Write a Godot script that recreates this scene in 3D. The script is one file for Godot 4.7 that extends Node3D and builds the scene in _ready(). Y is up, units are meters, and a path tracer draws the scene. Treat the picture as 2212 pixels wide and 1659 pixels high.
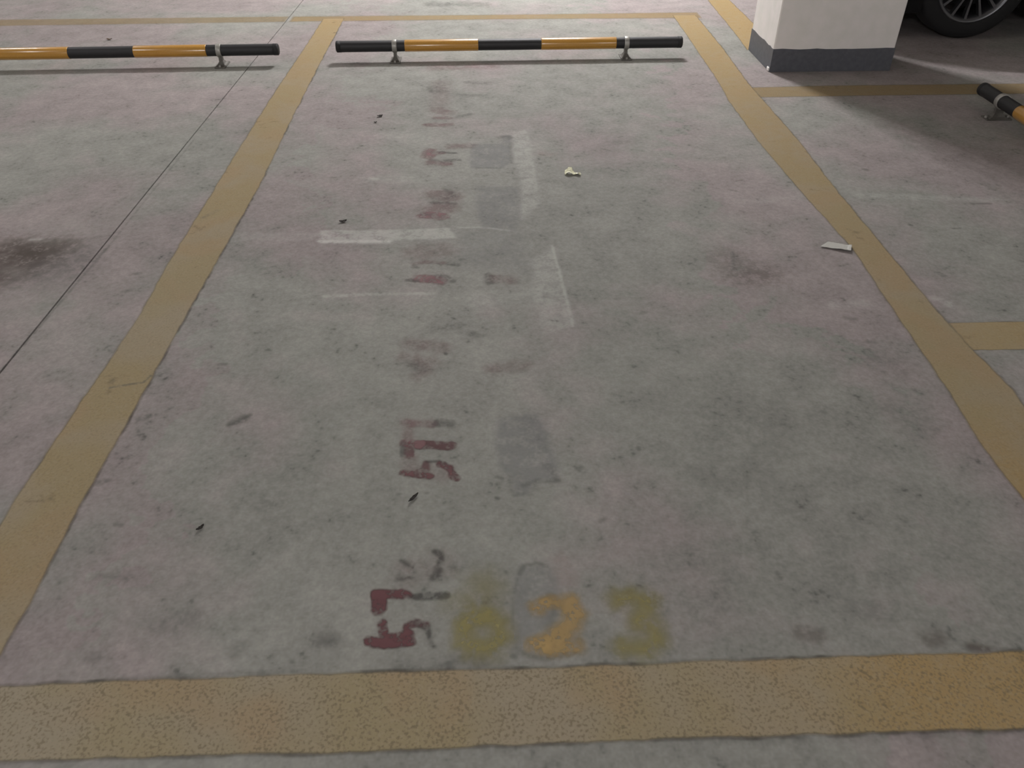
extends Node3D

# ---------------------------------------------------------------- measured floor paint, in metres (x, z)
# stroke: colour, opacity, width, softness, wear, [x, z, x, z ...]
var NUMBERS := [
	["dark red number 57 lettered sideways, boldest, beside the yellow digits", [
		["red", 0.95, 0.024, 0.004, 0.25, [-0.266, -0.985, -0.235, -0.977, -0.185, -0.981]],
		["red", 0.90, 0.020, 0.004, 0.30, [-0.245, -1.026, -0.238, -0.987]],
		["red", 0.85, 0.030, 0.004, 0.35, [-0.226, -0.989, -0.190, -0.993]],
		["red", 0.80, 0.016, 0.005, 0.45, [-0.194, -0.993, -0.194, -1.020, -0.173, -1.027, -0.153, -1.021]],
		["soot", 0.55, 0.014, 0.006, 0.60, [-0.173, -1.026, -0.151, -1.014, -0.138, -0.969]],
		["red", 0.85, 0.024, 0.004, 0.35, [-0.265, -1.105, -0.229, -1.103, -0.196, -1.098]],
		["soot", 0.60, 0.018, 0.005, 0.45, [-0.188, -1.093, -0.147, -1.094, -0.115, -1.095]],
		["red", 0.90, 0.034, 0.004, 0.30, [-0.260, -1.097, -0.258, -1.064]],
		["brick", 0.20, 0.070, 0.030, 0.50, [-0.202, -1.156, -0.131, -1.186]],
		["soot", 0.40, 0.012, 0.006, 0.50, [-0.224, -1.141, -0.189, -1.148, -0.190, -1.171, -0.218, -1.193]],
		["soot", 0.55, 0.014, 0.006, 0.40, [-0.143, -1.218, -0.128, -1.206, -0.131, -1.185]],
		["soot", 0.50, 0.018, 0.008, 0.40, [-0.140, -1.144, -0.132, -1.164]]]],
	["faded red number 57 lettered sideways, with a third worn figure above it", [
		["red", 0.75, 0.020, 0.004, 0.35, [-0.235, -1.479, -0.202, -1.471, -0.166, -1.465]],
		["red", 0.60, 0.018, 0.004, 0.35, [-0.178, -1.474, -0.181, -1.515]],
		["soot", 0.45, 0.010, 0.004, 0.30, [-0.178, -1.518, -0.147, -1.519, -0.128, -1.508]],
		["red", 0.75, 0.022, 0.004, 0.35, [-0.144, -1.508, -0.120, -1.494, -0.101, -1.454]],
		["red", 0.50, 0.020, 0.006, 0.50, [-0.226, -1.482, -0.193, -1.488]],
		["red", 0.68, 0.034, 0.003, 0.35, [-0.203, -1.585, -0.118, -1.578]],
		["brick", 0.50, 0.034, 0.004, 0.35, [-0.241, -1.592, -0.203, -1.587]],
		["red", 0.55, 0.026, 0.004, 0.40, [-0.229, -1.584, -0.226, -1.542]],
		["soot", 0.35, 0.014, 0.004, 0.30, [-0.247, -1.597, -0.243, -1.543]],
		["brick", 0.28, 0.040, 0.012, 0.45, [-0.227, -1.534, -0.219, -1.485]],
		["brick", 0.20, 0.050, 0.020, 0.40, [-0.161, -1.483, -0.137, -1.469]],
		["brick", 0.45, 0.030, 0.008, 0.45, [-0.246, -1.679, -0.176, -1.669]],
		["brick", 0.35, 0.030, 0.010, 0.45, [-0.242, -1.663, -0.231, -1.615]],
		["soot", 0.35, 0.034, 0.010, 0.40, [-0.151, -1.672, -0.125, -1.663]]]],
	["worn red figures, almost rubbed out, in the middle of the bay", [
		["brick", 0.34, 0.050, 0.020, 0.45, [-0.259, -2.057, -0.209, -2.041, -0.159, -2.029]],
		["soot", 0.22, 0.050, 0.020, 0.60, [-0.200, -2.133, -0.119, -2.146]],
		["soot", 0.25, 0.040, 0.015, 0.60, [-0.253, -1.952, -0.224, -1.928]],
		["brick", 0.30, 0.050, 0.020, 0.50, [-0.270, -1.984, -0.190, -1.948]],
		["brick", 0.25, 0.040, 0.020, 0.50, [-0.228, -1.882, -0.203, -1.916]],
		["soot", 0.55, 0.012, 0.005, 0.00, [-0.147, -1.997, -0.145, -1.997]],
		["brick", 0.30, 0.050, 0.020, 0.50, [0.002, -1.913, 0.089, -1.929]],
		["soot", 0.20, 0.030, 0.010, 0.60, [-0.073, -2.108, -0.044, -2.094]]]],
	["pink red figures 57 lettered sideways, below the long white stripe", [
		["brick", 0.75, 0.050, 0.010, 0.30, [-0.252, -2.455, -0.186, -2.440]],
		["red", 0.45, 0.030, 0.010, 0.40, [-0.218, -2.441, -0.186, -2.446]],
		["soot", 0.35, 0.022, 0.008, 0.40, [-0.192, -2.476, -0.161, -2.468, -0.137, -2.429]],
		["soot", 0.40, 0.018, 0.006, 0.30, [-0.296, -2.444, -0.260, -2.439]],
		["brick", 0.40, 0.022, 0.008, 0.45, [-0.279, -2.555, -0.242, -2.574, -0.176, -2.565]],
		["soot", 0.35, 0.020, 0.008, 0.40, [-0.280, -2.541, -0.270, -2.534]],
		["soot", 0.30, 0.018, 0.008, 0.40, [-0.157, -2.554, -0.120, -2.546]],
		["brick", 0.25, 0.100, 0.030, 0.50, [-0.277, -2.645, -0.183, -2.663]],
		["soot", 0.32, 0.035, 0.010, 0.50, [-0.007, -2.473, -0.011, -2.421]],
		["brick", 0.35, 0.050, 0.012, 0.50, [0.009, -2.446, 0.064, -2.432]]]],
	["pink red figures lettered sideways, above the long white stripe", [
		["brick", 0.60, 0.060, 0.012, 0.40, [-0.263, -2.951, -0.189, -2.945]],
		["soot", 0.30, 0.030, 0.010, 0.40, [-0.271, -2.968, -0.241, -2.959]],
		["brick", 0.40, 0.100, 0.030, 0.40, [-0.229, -3.009, -0.184, -3.016]],
		["soot", 0.35, 0.020, 0.008, 0.40, [-0.245, -3.070, -0.193, -3.069, -0.147, -3.058]],
		["brick", 0.35, 0.090, 0.025, 0.40, [-0.231, -3.151, -0.157, -3.125]],
		["soot", 0.30, 0.020, 0.010, 0.40, [-0.191, -3.205, -0.149, -3.130, -0.180, -3.113]]]],
	["pale red figures 57 lettered sideways, left of the grey square patch", [
		["brick", 0.50, 0.034, 0.010, 0.40, [-0.277, -3.592, -0.220, -3.601]],
		["soot", 0.40, 0.018, 0.006, 0.35, [-0.270, -3.619, -0.155, -3.598]],
		["brick", 0.55, 0.060, 0.012, 0.35, [-0.282, -3.564, -0.275, -3.631]],
		["brick", 0.45, 0.050, 0.012, 0.40, [-0.268, -3.488, -0.194, -3.475]],
		["soot", 0.35, 0.030, 0.010, 0.40, [-0.206, -3.512, -0.142, -3.516]],
		["soot", 0.30, 0.020, 0.010, 0.40, [-0.269, -3.520, -0.237, -3.513]],
		["brick", 0.32, 0.060, 0.015, 0.45, [-0.175, -3.679, -0.094, -3.687]]]],
	["faint red figures, farthest but one before the black and yellow wheel stop", [
		["brick", 0.45, 0.045, 0.015, 0.40, [-0.311, -3.972, -0.199, -3.968]],
		["brick", 0.40, 0.040, 0.015, 0.40, [-0.273, -4.070, -0.209, -4.068]],
		["brick", 0.35, 0.080, 0.020, 0.40, [-0.274, -4.188, -0.217, -4.151]],
		["brick", 0.20, 0.100, 0.040, 0.40, [-0.258, -4.281, -0.260, -4.632]],
		["soot", 0.25, 0.030, 0.010, 0.45, [-0.151, -4.086, -0.085, -4.125]],
		["soot", 0.22, 0.030, 0.012, 0.45, [-0.327, -4.569, -0.318, -4.488, -0.221, -4.493]],
		["soot", 0.20, 0.030, 0.012, 0.50, [-0.168, -4.428, -0.011, -4.407]],
		["soot", 0.20, 0.050, 0.020, 0.50, [-0.116, -4.643, 0.003, -4.622]],
		["brick", 0.30, 0.100, 0.030, 0.40, [-0.312, -4.922, 0.019, -4.946]]]],
	["blurred grey figures on the floor beyond the far yellow line", [
		["soot", 0.25, 0.130, 0.030, 0.40, [-0.414, -6.543, -0.322, -6.510]],
		["moss", 0.30, 0.160, 0.030, 0.40, [-0.176, -6.533, -0.054, -6.499]]]]]
var DIGITS := [
	["soft yellow sprayed digit 0, first of the three", [
		["lemon", 0.60, 0.048, 0.026, 0.15, [0.003, -0.993, -0.001, -0.977, -0.011, -0.965, -0.026, -0.959, -0.042, -0.959, -0.056, -0.967, -0.067, -0.979, -0.070, -0.995, -0.067, -1.011, -0.057, -1.024, -0.042, -1.031, -0.025, -1.031, -0.011, -1.023, -0.001, -1.009, 0.003, -0.993]],
		["lemon", 0.30, 0.075, 0.045, 0.30, [-0.032, -1.119, -0.034, -1.064]],
		["lemon", 0.22, 0.050, 0.030, 0.30, [-0.091, -1.065, -0.076, -1.047]]]],
	["orange yellow digit 2 over a dark grey patch", [
		["amber", 0.72, 0.032, 0.014, 0.20, [0.082, -1.058, 0.107, -1.068]],
		["amber", 0.70, 0.044, 0.016, 0.20, [0.151, -1.065, 0.161, -1.040, 0.146, -1.009, 0.122, -0.984, 0.097, -0.968]],
		["amber", 0.60, 0.034, 0.014, 0.30, [0.068, -0.966, 0.110, -0.953, 0.158, -0.957]]]],
	["soft yellow sprayed digit 3, last of the three", [
		["lemon", 0.58, 0.046, 0.024, 0.20, [0.259, -1.072, 0.295, -1.077, 0.325, -1.064, 0.316, -1.035, 0.293, -1.016, 0.318, -1.003, 0.325, -0.972, 0.304, -0.948, 0.255, -0.952]]]]]
var FLOOR_MARKS := [
		["ash", 0.50, 0.000, 0.010, 0.30, [-0.085, -3.705, 0.063, -3.711, 0.065, -3.813, 0.108, -3.812, 0.097, -3.595, 0.102, -3.475, 0.046, -3.408, -0.089, -3.424]],
		["ash", 0.42, 0.000, 0.020, 0.35, [-0.057, -3.229, 0.122, -3.208, 0.120, -2.921, 0.089, -2.810, -0.037, -2.838, -0.059, -3.012]],
		["ash", 0.22, 0.000, 0.050, 0.35, [-0.135, -2.810, 0.125, -2.801, 0.136, -2.481, -0.103, -2.522]],
		["ash", 0.50, 0.000, 0.014, 0.35, [0.012, -1.684, 0.118, -1.707, 0.139, -1.632, 0.147, -1.566, 0.163, -1.495, 0.156, -1.439, 0.103, -1.430, 0.090, -1.414, 0.072, -1.390, 0.046, -1.391, 0.034, -1.457, 0.011, -1.491, -0.002, -1.580]],
		["ash", 0.42, 0.000, 0.012, 0.30, [0.041, -1.148, 0.057, -1.169, 0.115, -1.171, 0.139, -1.120, 0.121, -1.035, 0.069, -0.985, 0.032, -0.959, 0.031, -1.050]],
		["chalk", 0.42, 0.000, 0.010, 0.30, [-0.666, -2.837, -0.414, -2.832, -0.163, -2.839, -0.132, -2.757, -0.380, -2.743, -0.377, -2.717, -0.649, -2.730]],
		["chalk", 0.28, 0.000, 0.014, 0.50, [0.111, -3.855, 0.193, -3.896, 0.202, -3.536, 0.207, -3.046, 0.122, -2.913, 0.138, -3.231, 0.111, -3.485]],
		["chalk", 0.28, 0.000, 0.018, 0.45, [0.146, -2.581, 0.233, -2.667, 0.261, -2.136, 0.157, -2.095, 0.146, -2.324]],
		["soot", 0.22, 0.340, 0.140, 0.30, [-1.835, -2.515, -1.614, -2.641]],
		["oil", 0.50, 0.170, 0.080, 0.20, [-1.843, -2.532, -1.792, -2.630, -1.717, -2.687]],
		["oil", 0.50, 0.120, 0.060, 0.20, [-1.817, -2.755, -1.696, -2.697, -1.621, -2.741]],
		["oil", 0.40, 0.130, 0.070, 0.20, [-1.767, -2.475, -1.689, -2.549, -1.649, -2.625]],
		["soot", 0.45, 0.011, 0.004, 0.50, [-1.473, -1.951, -1.438, -2.735]],
		["soot", 0.30, 0.008, 0.004, 0.55, [-1.438, -2.735, -1.425, -3.824]],
		["chalk", 0.16, 0.070, 0.020, 0.40, [-0.993, -2.786, -0.658, -2.790]],
		["chalk", 0.45, 0.020, 0.008, 0.30, [-0.651, -2.745, -0.379, -2.739]],
		["chalk", 0.30, 0.010, 0.005, 0.20, [0.228, -2.685, 0.238, -2.527, 0.250, -2.321, 0.258, -2.136]],
		["chalk", 0.30, 0.018, 0.008, 0.35, [-0.572, -2.348, -0.416, -2.355, -0.203, -2.354]],
		["chalk", 0.20, 0.100, 0.040, 0.50, [-0.037, -2.306, 0.121, -2.325]],
		["chalk", 0.16, 0.080, 0.030, 0.50, [-0.541, -3.313, -0.158, -3.320]],
		["chalk", 0.30, 0.012, 0.006, 0.30, [-0.127, -2.841, -0.037, -2.842, 0.071, -2.811]],
		["chalk", 0.15, 0.100, 0.040, 0.40, [-0.488, -3.839, -0.339, -3.797]],
		["chalk", 0.22, 0.050, 0.020, 0.40, [1.137, -2.232, 1.251, -2.245]],
		["chalk", 0.14, 0.060, 0.030, 0.40, [1.034, -3.039, 1.354, -3.073]],
		["chalk", 0.30, 0.030, 0.012, 0.40, [1.492, -2.264, 1.525, -2.242, 1.522, -2.219]],
		["chalk", 0.22, 0.050, 0.020, 0.40, [1.552, -3.079, 2.089, -3.015]],
		["chalk", 0.30, 0.020, 0.010, 0.30, [-0.532, -3.323, -0.492, -3.321]],
		["soot", 0.40, 0.050, 0.010, 0.40, [0.064, -3.789, 0.093, -3.788]],
		["soot", 0.25, 0.020, 0.008, 0.40, [0.102, -3.710, 0.102, -3.475]],
		["soot", 0.25, 0.015, 0.006, 0.40, [-0.057, -3.422, 0.046, -3.419]],
		["soot", 0.40, 0.012, 0.006, 0.40, [0.034, -1.457, 0.036, -1.408]],
		["soot", 0.45, 0.014, 0.006, 0.45, [0.068, -1.423, 0.103, -1.438, 0.156, -1.439]],
		["soot", 0.35, 0.010, 0.005, 0.45, [0.043, -1.391, 0.072, -1.397]],
		["soot", 0.30, 0.020, 0.010, 0.50, [0.131, -1.496, 0.154, -1.444]],
		["soot", 0.40, 0.010, 0.004, 0.10, [0.002, -1.456, 0.017, -1.451]],
		["soot", 0.45, 0.010, 0.005, 0.30, [0.048, -1.148, 0.059, -1.168, 0.089, -1.177, 0.111, -1.167]],
		["soot", 0.30, 0.006, 0.004, 0.30, [0.042, -1.135, 0.030, -1.062, 0.028, -1.004]],
		["soot", 0.45, 0.010, 0.005, 0.30, [0.031, -0.957, 0.057, -0.941, 0.094, -0.931, 0.152, -0.942]],
		["soot", 0.50, 0.012, 0.004, 0.00, [0.027, -0.940, 0.029, -0.939]],
		["soot", 0.30, 0.020, 0.008, 0.40, [0.114, -1.083, 0.127, -1.059, 0.109, -1.012]],
		["brick", 0.22, 0.050, 0.020, 0.40, [0.147, -1.178, 0.153, -1.122]],
		["soot", 0.28, 0.140, 0.060, 0.50, [-1.606, -2.624, -1.512, -2.638]],
		["soot", 0.22, 0.120, 0.060, 0.50, [-1.653, -2.542, -1.524, -2.505]],
		["chalk", 0.50, 0.020, 0.012, 0.20, [-1.753, -2.798, -1.722, -2.800]],
		["chalk", 0.15, 0.050, 0.020, 0.40, [-1.733, -2.567, -1.695, -2.543]],
		["oil", 0.22, 0.160, 0.070, 0.45, [0.859, -2.557, 0.949, -2.453]],
		["oil", 0.20, 0.120, 0.050, 0.45, [0.859, -2.424, 0.961, -2.436]],
		["moss", 0.20, 0.120, 0.060, 0.45, [0.969, -2.296, 0.991, -2.266]],
		["soot", 0.22, 0.060, 0.030, 0.40, [0.593, -3.704, 0.671, -3.701]],
		["brick", 0.20, 0.060, 0.030, 0.40, [0.233, -3.590, 0.274, -3.566]],
		["soot", 0.25, 0.014, 0.006, 0.30, [0.105, -3.300, 0.166, -3.308]],
		["soot", 0.30, 0.050, 0.030, 0.50, [-0.701, -1.044, -0.644, -1.048]],
		["soot", 0.45, 0.030, 0.012, 0.35, [-0.371, -0.988, -0.344, -0.986]],
		["soot", 0.30, 0.030, 0.015, 0.50, [-0.828, -0.960, -0.813, -0.970]],
		["soot", 0.30, 0.012, 0.008, 0.50, [-0.788, -0.959, -0.764, -0.961]],
		["soot", 0.25, 0.030, 0.015, 0.50, [-0.540, -0.961, -0.530, -0.977]],
		["soot", 0.25, 0.040, 0.020, 0.50, [-0.875, -1.171, -0.848, -1.173]],
		["soot", 0.40, 0.012, 0.006, 0.30, [-0.908, -1.326, -0.893, -1.323]],
		["soot", 0.45, 0.020, 0.008, 0.30, [-0.981, -1.719, -0.964, -1.724]],
		["soot", 0.40, 0.020, 0.010, 0.30, [-1.000, -1.469, -0.984, -1.473]],
		["soot", 0.40, 0.018, 0.008, 0.30, [-1.281, -2.519, -1.255, -2.525]],
		["soot", 0.35, 0.020, 0.010, 0.40, [-1.265, -2.402, -1.242, -2.410]],
		["soot", 0.35, 0.012, 0.006, 0.30, [-0.827, -1.964, -0.808, -1.968]],
		["soot", 0.25, 0.040, 0.020, 0.50, [-0.569, -1.380, -0.524, -1.381]],
		["soot", 0.50, 0.034, 0.012, 0.55, [-0.714, -1.690, -0.696, -1.712]],
		["soot", 0.55, 0.014, 0.006, 0.50, [-0.726, -1.681, -0.701, -1.702, -0.683, -1.721]],
		["soot", 0.70, 0.010, 0.004, 0.00, [-0.000, -1.383, 0.005, -1.380]],
		["soot", 0.45, 0.010, 0.005, 0.00, [-0.243, -1.404, -0.240, -1.404]],
		["soot", 0.40, 0.008, 0.005, 0.00, [-0.173, -1.405, -0.170, -1.405]],
		["soot", 0.55, 0.010, 0.005, 0.00, [0.378, -1.555, 0.379, -1.546]],
		["soot", 0.40, 0.012, 0.006, 0.00, [0.210, -1.478, 0.218, -1.483]],
		["soot", 0.35, 0.012, 0.006, 0.20, [0.248, -1.298, 0.258, -1.305]],
		["soot", 0.40, 0.010, 0.005, 0.20, [0.624, -1.132, 0.627, -1.117]],
		["oil", 0.32, 0.035, 0.015, 0.40, [0.630, -0.973, 0.663, -0.971]],
		["oil", 0.32, 0.034, 0.015, 0.40, [0.887, -0.950, 0.909, -0.952]],
		["soot", 0.25, 0.012, 0.006, 0.50, [0.948, -0.932, 0.975, -0.927, 1.020, -0.922, 1.067, -0.918]],
		["oil", 0.45, 0.020, 0.010, 0.40, [0.967, -0.932, 0.993, -0.927]],
		["soot", 0.25, 0.050, 0.020, 0.50, [0.771, -1.032, 0.815, -1.019]],
		["soot", 0.40, 0.014, 0.007, 0.20, [0.893, -2.605, 0.863, -2.472]],
		["soot", 0.30, 0.020, 0.008, 0.30, [1.152, -2.152, 1.177, -2.146]],
		["soot", 0.35, 0.020, 0.010, 0.30, [1.175, -2.017, 1.183, -2.014]],
		["soot", 0.35, 0.016, 0.008, 0.20, [1.159, -1.857, 1.162, -1.854]],
		["soot", 0.25, 0.100, 0.050, 0.60, [1.168, -1.917, 1.218, -1.868]],
		["soot", 0.20, 0.100, 0.050, 0.60, [1.107, -1.699, 1.163, -1.617]],
		["soot", 0.30, 0.012, 0.006, 0.20, [0.913, -1.685, 0.920, -1.680]],
		["soot", 0.55, 0.012, 0.005, 0.00, [1.642, -2.804, 1.647, -2.800]],
		["soot", 0.50, 0.010, 0.005, 0.20, [1.797, -2.767, 1.824, -2.770]],
		["soot", 0.40, 0.012, 0.005, 0.20, [1.588, -2.409, 1.599, -2.411]],
		["soot", 0.35, 0.014, 0.006, 0.20, [1.976, -2.984, 2.052, -2.981]],
		["soot", 0.35, 0.012, 0.006, 0.30, [0.417, -2.297, 0.430, -2.297]],
		["soot", 0.30, 0.015, 0.006, 0.30, [0.488, -2.208, 0.504, -2.213]],
		["soot", 0.30, 0.020, 0.008, 0.30, [1.016, -3.153, 1.036, -3.139]],
		["oil", 0.60, 0.014, 0.005, 0.00, [1.327, -4.412, 1.337, -4.411]],
		["soot", 0.40, 0.020, 0.008, 0.20, [1.665, -3.346, 1.676, -3.340]],
		["soot", 0.35, 0.012, 0.006, 0.30, [-0.693, -3.338, -0.677, -3.338]],
		["soot", 0.40, 0.050, 0.015, 0.60, [-0.088, -0.920, -0.046, -0.923]],
		["soot", 0.30, 0.030, 0.015, 0.60, [-0.203, -0.919, -0.111, -0.921]],
		["soot", 0.30, 0.020, 0.010, 0.60, [0.704, -0.752, 0.981, -0.758]],
		["soot", 0.25, 0.020, 0.010, 0.60, [0.410, -0.755, 0.703, -0.749]],
		["soot", 0.20, 0.050, 0.020, 0.60, [0.769, -0.740, 0.780, -0.726]],
		["soot", 0.35, 0.008, 0.005, 0.50, [-0.812, -0.906, -0.625, -0.917, -0.397, -0.920]],
		["soot", 0.25, 0.008, 0.005, 0.50, [0.374, -0.918, 0.580, -0.916, 0.816, -0.915]],
		["moss", 0.16, 0.300, 0.120, 0.50, [-1.635, -2.862, -1.484, -2.936]],
		["moss", 0.18, 0.300, 0.100, 0.50, [-1.569, -2.352, -1.456, -2.378]],
		["moss", 0.14, 0.500, 0.200, 0.50, [-0.507, -1.926, -0.372, -1.521, 0.029, -1.271]],
		["moss", 0.14, 0.500, 0.200, 0.50, [0.352, -2.147, 0.553, -1.676]],
		["soot", 0.12, 0.250, 0.100, 0.60, [-0.609, -1.511, -0.509, -1.363]],
		["soot", 0.10, 0.250, 0.100, 0.60, [0.489, -1.679, 0.574, -1.490]],
		["soot", 0.12, 0.200, 0.080, 0.60, [0.681, -1.672, 0.822, -1.708]],
		["soot", 0.10, 0.200, 0.100, 0.60, [0.434, -1.216, 0.483, -1.059]],
		["soot", 0.20, 0.020, 0.010, 0.60, [-2.251, -6.514, -1.775, -6.539]],
		["moss", 0.25, 0.050, 0.030, 0.50, [-3.385, -6.024, -3.248, -6.145]]]
var LINE_MARKS := [
		["soot", 0.45, 0.009, 0.004, 0.30, [-1.115, -1.861, -1.077, -1.872, -1.027, -1.884, -1.016, -1.915]],
		["soot", 0.25, 0.020, 0.010, 0.50, [-1.147, -2.965, -1.108, -3.027]]]

# paint and dirt colours (sRGB)
var TONE := {
	"red": Color8(108, 75, 77), "brick": Color8(148, 118, 119), "soot": Color8(84, 83, 80), "oil": Color8(62, 54, 48),
	"chalk": Color8(206, 206, 200), "ash": Color8(112, 112, 113), "moss": Color8(136, 142, 132),
	"lemon": Color8(156, 147, 92), "amber": Color8(182, 154, 102)}

const FX0 := -4.2
const FZ0 := -7.2
const FW := 8.4
const FD := 7.0

var n_edge := FastNoiseLite.new()
var n_wear := FastNoiseLite.new()
var n_fine := FastNoiseLite.new()
var n_big := FastNoiseLite.new()
var taken := {}

# ---------------------------------------------------------------- helpers
func numbered(called: String) -> String:
	var k: int = taken.get(called, 0)
	taken[called] = k + 1
	return called if k == 0 else "%s_%03d" % [called, k]

func thing(called: String, label: String, category: String, at := Vector3.ZERO, turn := 0.0, group := "") -> Node3D:
	var o := Node3D.new()
	o.name = numbered(called)
	add_child(o)
	o.position = at
	o.rotation.y = turn
	o.set_meta("label", label)
	o.set_meta("category", category)
	if group != "":
		o.set_meta("group", group)
	return o

func part(called: String, mesh: Mesh, mat: Material, parent: Node3D, label := "") -> MeshInstance3D:
	var o := MeshInstance3D.new()
	o.name = called
	o.mesh = mesh
	o.material_override = mat
	parent.add_child(o, true)
	if label != "":
		o.set_meta("label", label)
	return o

func begin() -> SurfaceTool:
	var st := SurfaceTool.new()
	st.begin(Mesh.PRIMITIVE_TRIANGLES)
	return st

func add_box(st: SurfaceTool, c: Vector3, s: Vector3, b := Basis.IDENTITY) -> void:
	var m := BoxMesh.new()
	m.size = s
	st.append_from(m, 0, Transform3D(b, c))

func add_cyl(st: SurfaceTool, a: Vector3, b: Vector3, r0: float, r1: float, seg := 24) -> void:
	var m := CylinderMesh.new()
	m.bottom_radius = r0
	m.top_radius = r1
	m.height = a.distance_to(b)
	m.radial_segments = seg
	m.rings = 1
	var y := (b - a).normalized()
	var x := y.cross(Vector3.RIGHT if absf(y.x) < 0.9 else Vector3.UP).normalized()
	st.append_from(m, 0, Transform3D(Basis(x, y, x.cross(y)), (a + b) / 2))

# profile of (radius, along) turned about an axis
func add_lathe(st: SurfaceTool, prof: Array, xf: Transform3D, seg := 48, closed := false) -> void:
	var n := prof.size()
	var last := n if closed else n - 1
	for i in last:
		var p: Vector2 = prof[i]
		var q: Vector2 = prof[(i + 1) % n]
		for k in seg:
			var a0 := TAU * k / seg
			var a1 := TAU * (k + 1) / seg
			var v := [Vector3(p.x * cos(a0), p.y, p.x * sin(a0)), Vector3(q.x * cos(a0), q.y, q.x * sin(a0)), Vector3(q.x * cos(a1), q.y, q.x * sin(a1)), Vector3(p.x * cos(a1), p.y, p.x * sin(a1))]
			for j in [0, 2, 1, 0, 3, 2]:
				st.set_smooth_group(0)
				st.add_vertex(xf * (v[j] as Vector3))

func done(st: SurfaceTool, tangents := false) -> ArrayMesh:
	st.generate_normals()
	if tangents:
		st.generate_tangents()
	return st.commit()

# bevelled box: each edge cut by c
func bevel_box(s: Vector3, c: float, at := Vector3.ZERO) -> ArrayMesh:
	var st := begin()
	var h := s / 2
	var pts := PackedVector3Array()
	for sx in [-1, 1]:
		for sy in [-1, 1]:
			for sz in [-1, 1]:
				pts.append(Vector3(sx * (h.x - c), sy * (h.y - c), sz * h.z))
				pts.append(Vector3(sx * (h.x - c), sy * h.y, sz * (h.z - c)))
				pts.append(Vector3(sx * h.x, sy * (h.y - c), sz * (h.z - c)))
	# faces, edges and corners from the 24 points
	var id := func(sx: int, sy: int, sz: int, k: int) -> Vector3:
		return pts[(((0 if sx < 0 else 1) * 4 + (0 if sy < 0 else 1) * 2 + (0 if sz < 0 else 1)) * 3) + k] + at
	var quad := func(a: Vector3, b: Vector3, cc: Vector3, d: Vector3) -> void:
		var tri := [a, b, cc, a, cc, d]
		if (b - a).cross(cc - a).dot((a + b + cc + d) / 4 - at) > 0:
			tri = [a, cc, b, a, d, cc]
		for v in tri:
			st.set_smooth_group(-1)
			st.add_vertex(v)
	for s1 in [-1, 1]:
		quad.call(id.call(-1, -1, s1, 0), id.call(1, -1, s1, 0), id.call(1, 1, s1, 0), id.call(-1, 1, s1, 0))
		quad.call(id.call(-1, s1, -1, 1), id.call(1, s1, -1, 1), id.call(1, s1, 1, 1), id.call(-1, s1, 1, 1))
		quad.call(id.call(s1, -1, -1, 2), id.call(s1, 1, -1, 2), id.call(s1, 1, 1, 2), id.call(s1, -1, 1, 2))
		for s2 in [-1, 1]:
			quad.call(id.call(-1, s1, s2, 0), id.call(1, s1, s2, 0), id.call(1, s1, s2, 1), id.call(-1, s1, s2, 1))
			quad.call(id.call(s1, -1, s2, 0), id.call(s1, 1, s2, 0), id.call(s1, 1, s2, 2), id.call(s1, -1, s2, 2))
			quad.call(id.call(s1, s2, -1, 1), id.call(s1, s2, 1, 1), id.call(s1, s2, 1, 2), id.call(s1, s2, -1, 2))
			for s3 in [-1, 1]:
				var a: Vector3 = id.call(s1, s2, s3, 0)
				quad.call(a, id.call(s1, s2, s3, 1), id.call(s1, s2, s3, 2), a)
	return done(st)

# prism over a ground polygon; the top carries world-based UVs
func slab(poly: Array, y0: float, y1: float, uv_scale: Vector2) -> ArrayMesh:
	var st := begin()
	var n := poly.size()
	var flat := PackedVector2Array()
	for p in poly:
		flat.append(p)
	var ids := Geometry2D.triangulate_polygon(flat)
	var uvf := func(p: Vector2) -> Vector2: return Vector2((p.x - FX0) * uv_scale.x, (p.y - FZ0) * uv_scale.y)
	for yy in [y1, y0]:
		for t in ids.size() / 3:
			var a := flat[ids[t * 3]]
			var b := flat[ids[t * 3 + 1]]
			var c := flat[ids[t * 3 + 2]]
			var up: bool = (b - a).cross(c - a) > 0
			var order := [a, b, c] if up == (yy == y1) else [a, c, b]
			for p in order:
				st.set_smooth_group(-1)
				st.set_uv(uvf.call(p))
				st.add_vertex(Vector3(p.x, yy, p.y))
	for i in n:
		var a: Vector2 = flat[i]
		var b: Vector2 = flat[(i + 1) % n]
		for v in [[a, y0], [a, y1], [b, y1], [a, y0], [b, y1], [b, y0]]:
			st.set_smooth_group(-1)
			st.set_uv(uvf.call(v[0]))
			st.add_vertex(Vector3(v[0].x, v[1], v[0].y))
	return done(st)

func plain(c: Color, rough := 0.8, metal := 0.0) -> StandardMaterial3D:
	var m := StandardMaterial3D.new()
	m.albedo_color = c
	m.roughness = rough
	m.metallic = metal
	return m

func mottled(a: Color, b: Color, freq: float, rough: float, scale := 1.0) -> StandardMaterial3D:
	var m := plain(Color.WHITE, rough)
	var nt := NoiseTexture2D.new()
	var fn := FastNoiseLite.new()
	fn.seed = 31
	fn.frequency = freq
	fn.fractal_octaves = 5
	nt.noise = fn
	nt.width = 512
	nt.height = 512
	nt.seamless = true
	var ramp := Gradient.new()
	ramp.set_color(0, a)
	ramp.set_color(1, b)
	nt.color_ramp = ramp
	m.albedo_texture = nt
	m.uv1_triplanar = true
	m.uv1_world_triplanar = true
	m.uv1_scale = Vector3.ONE * scale
	return m

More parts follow.
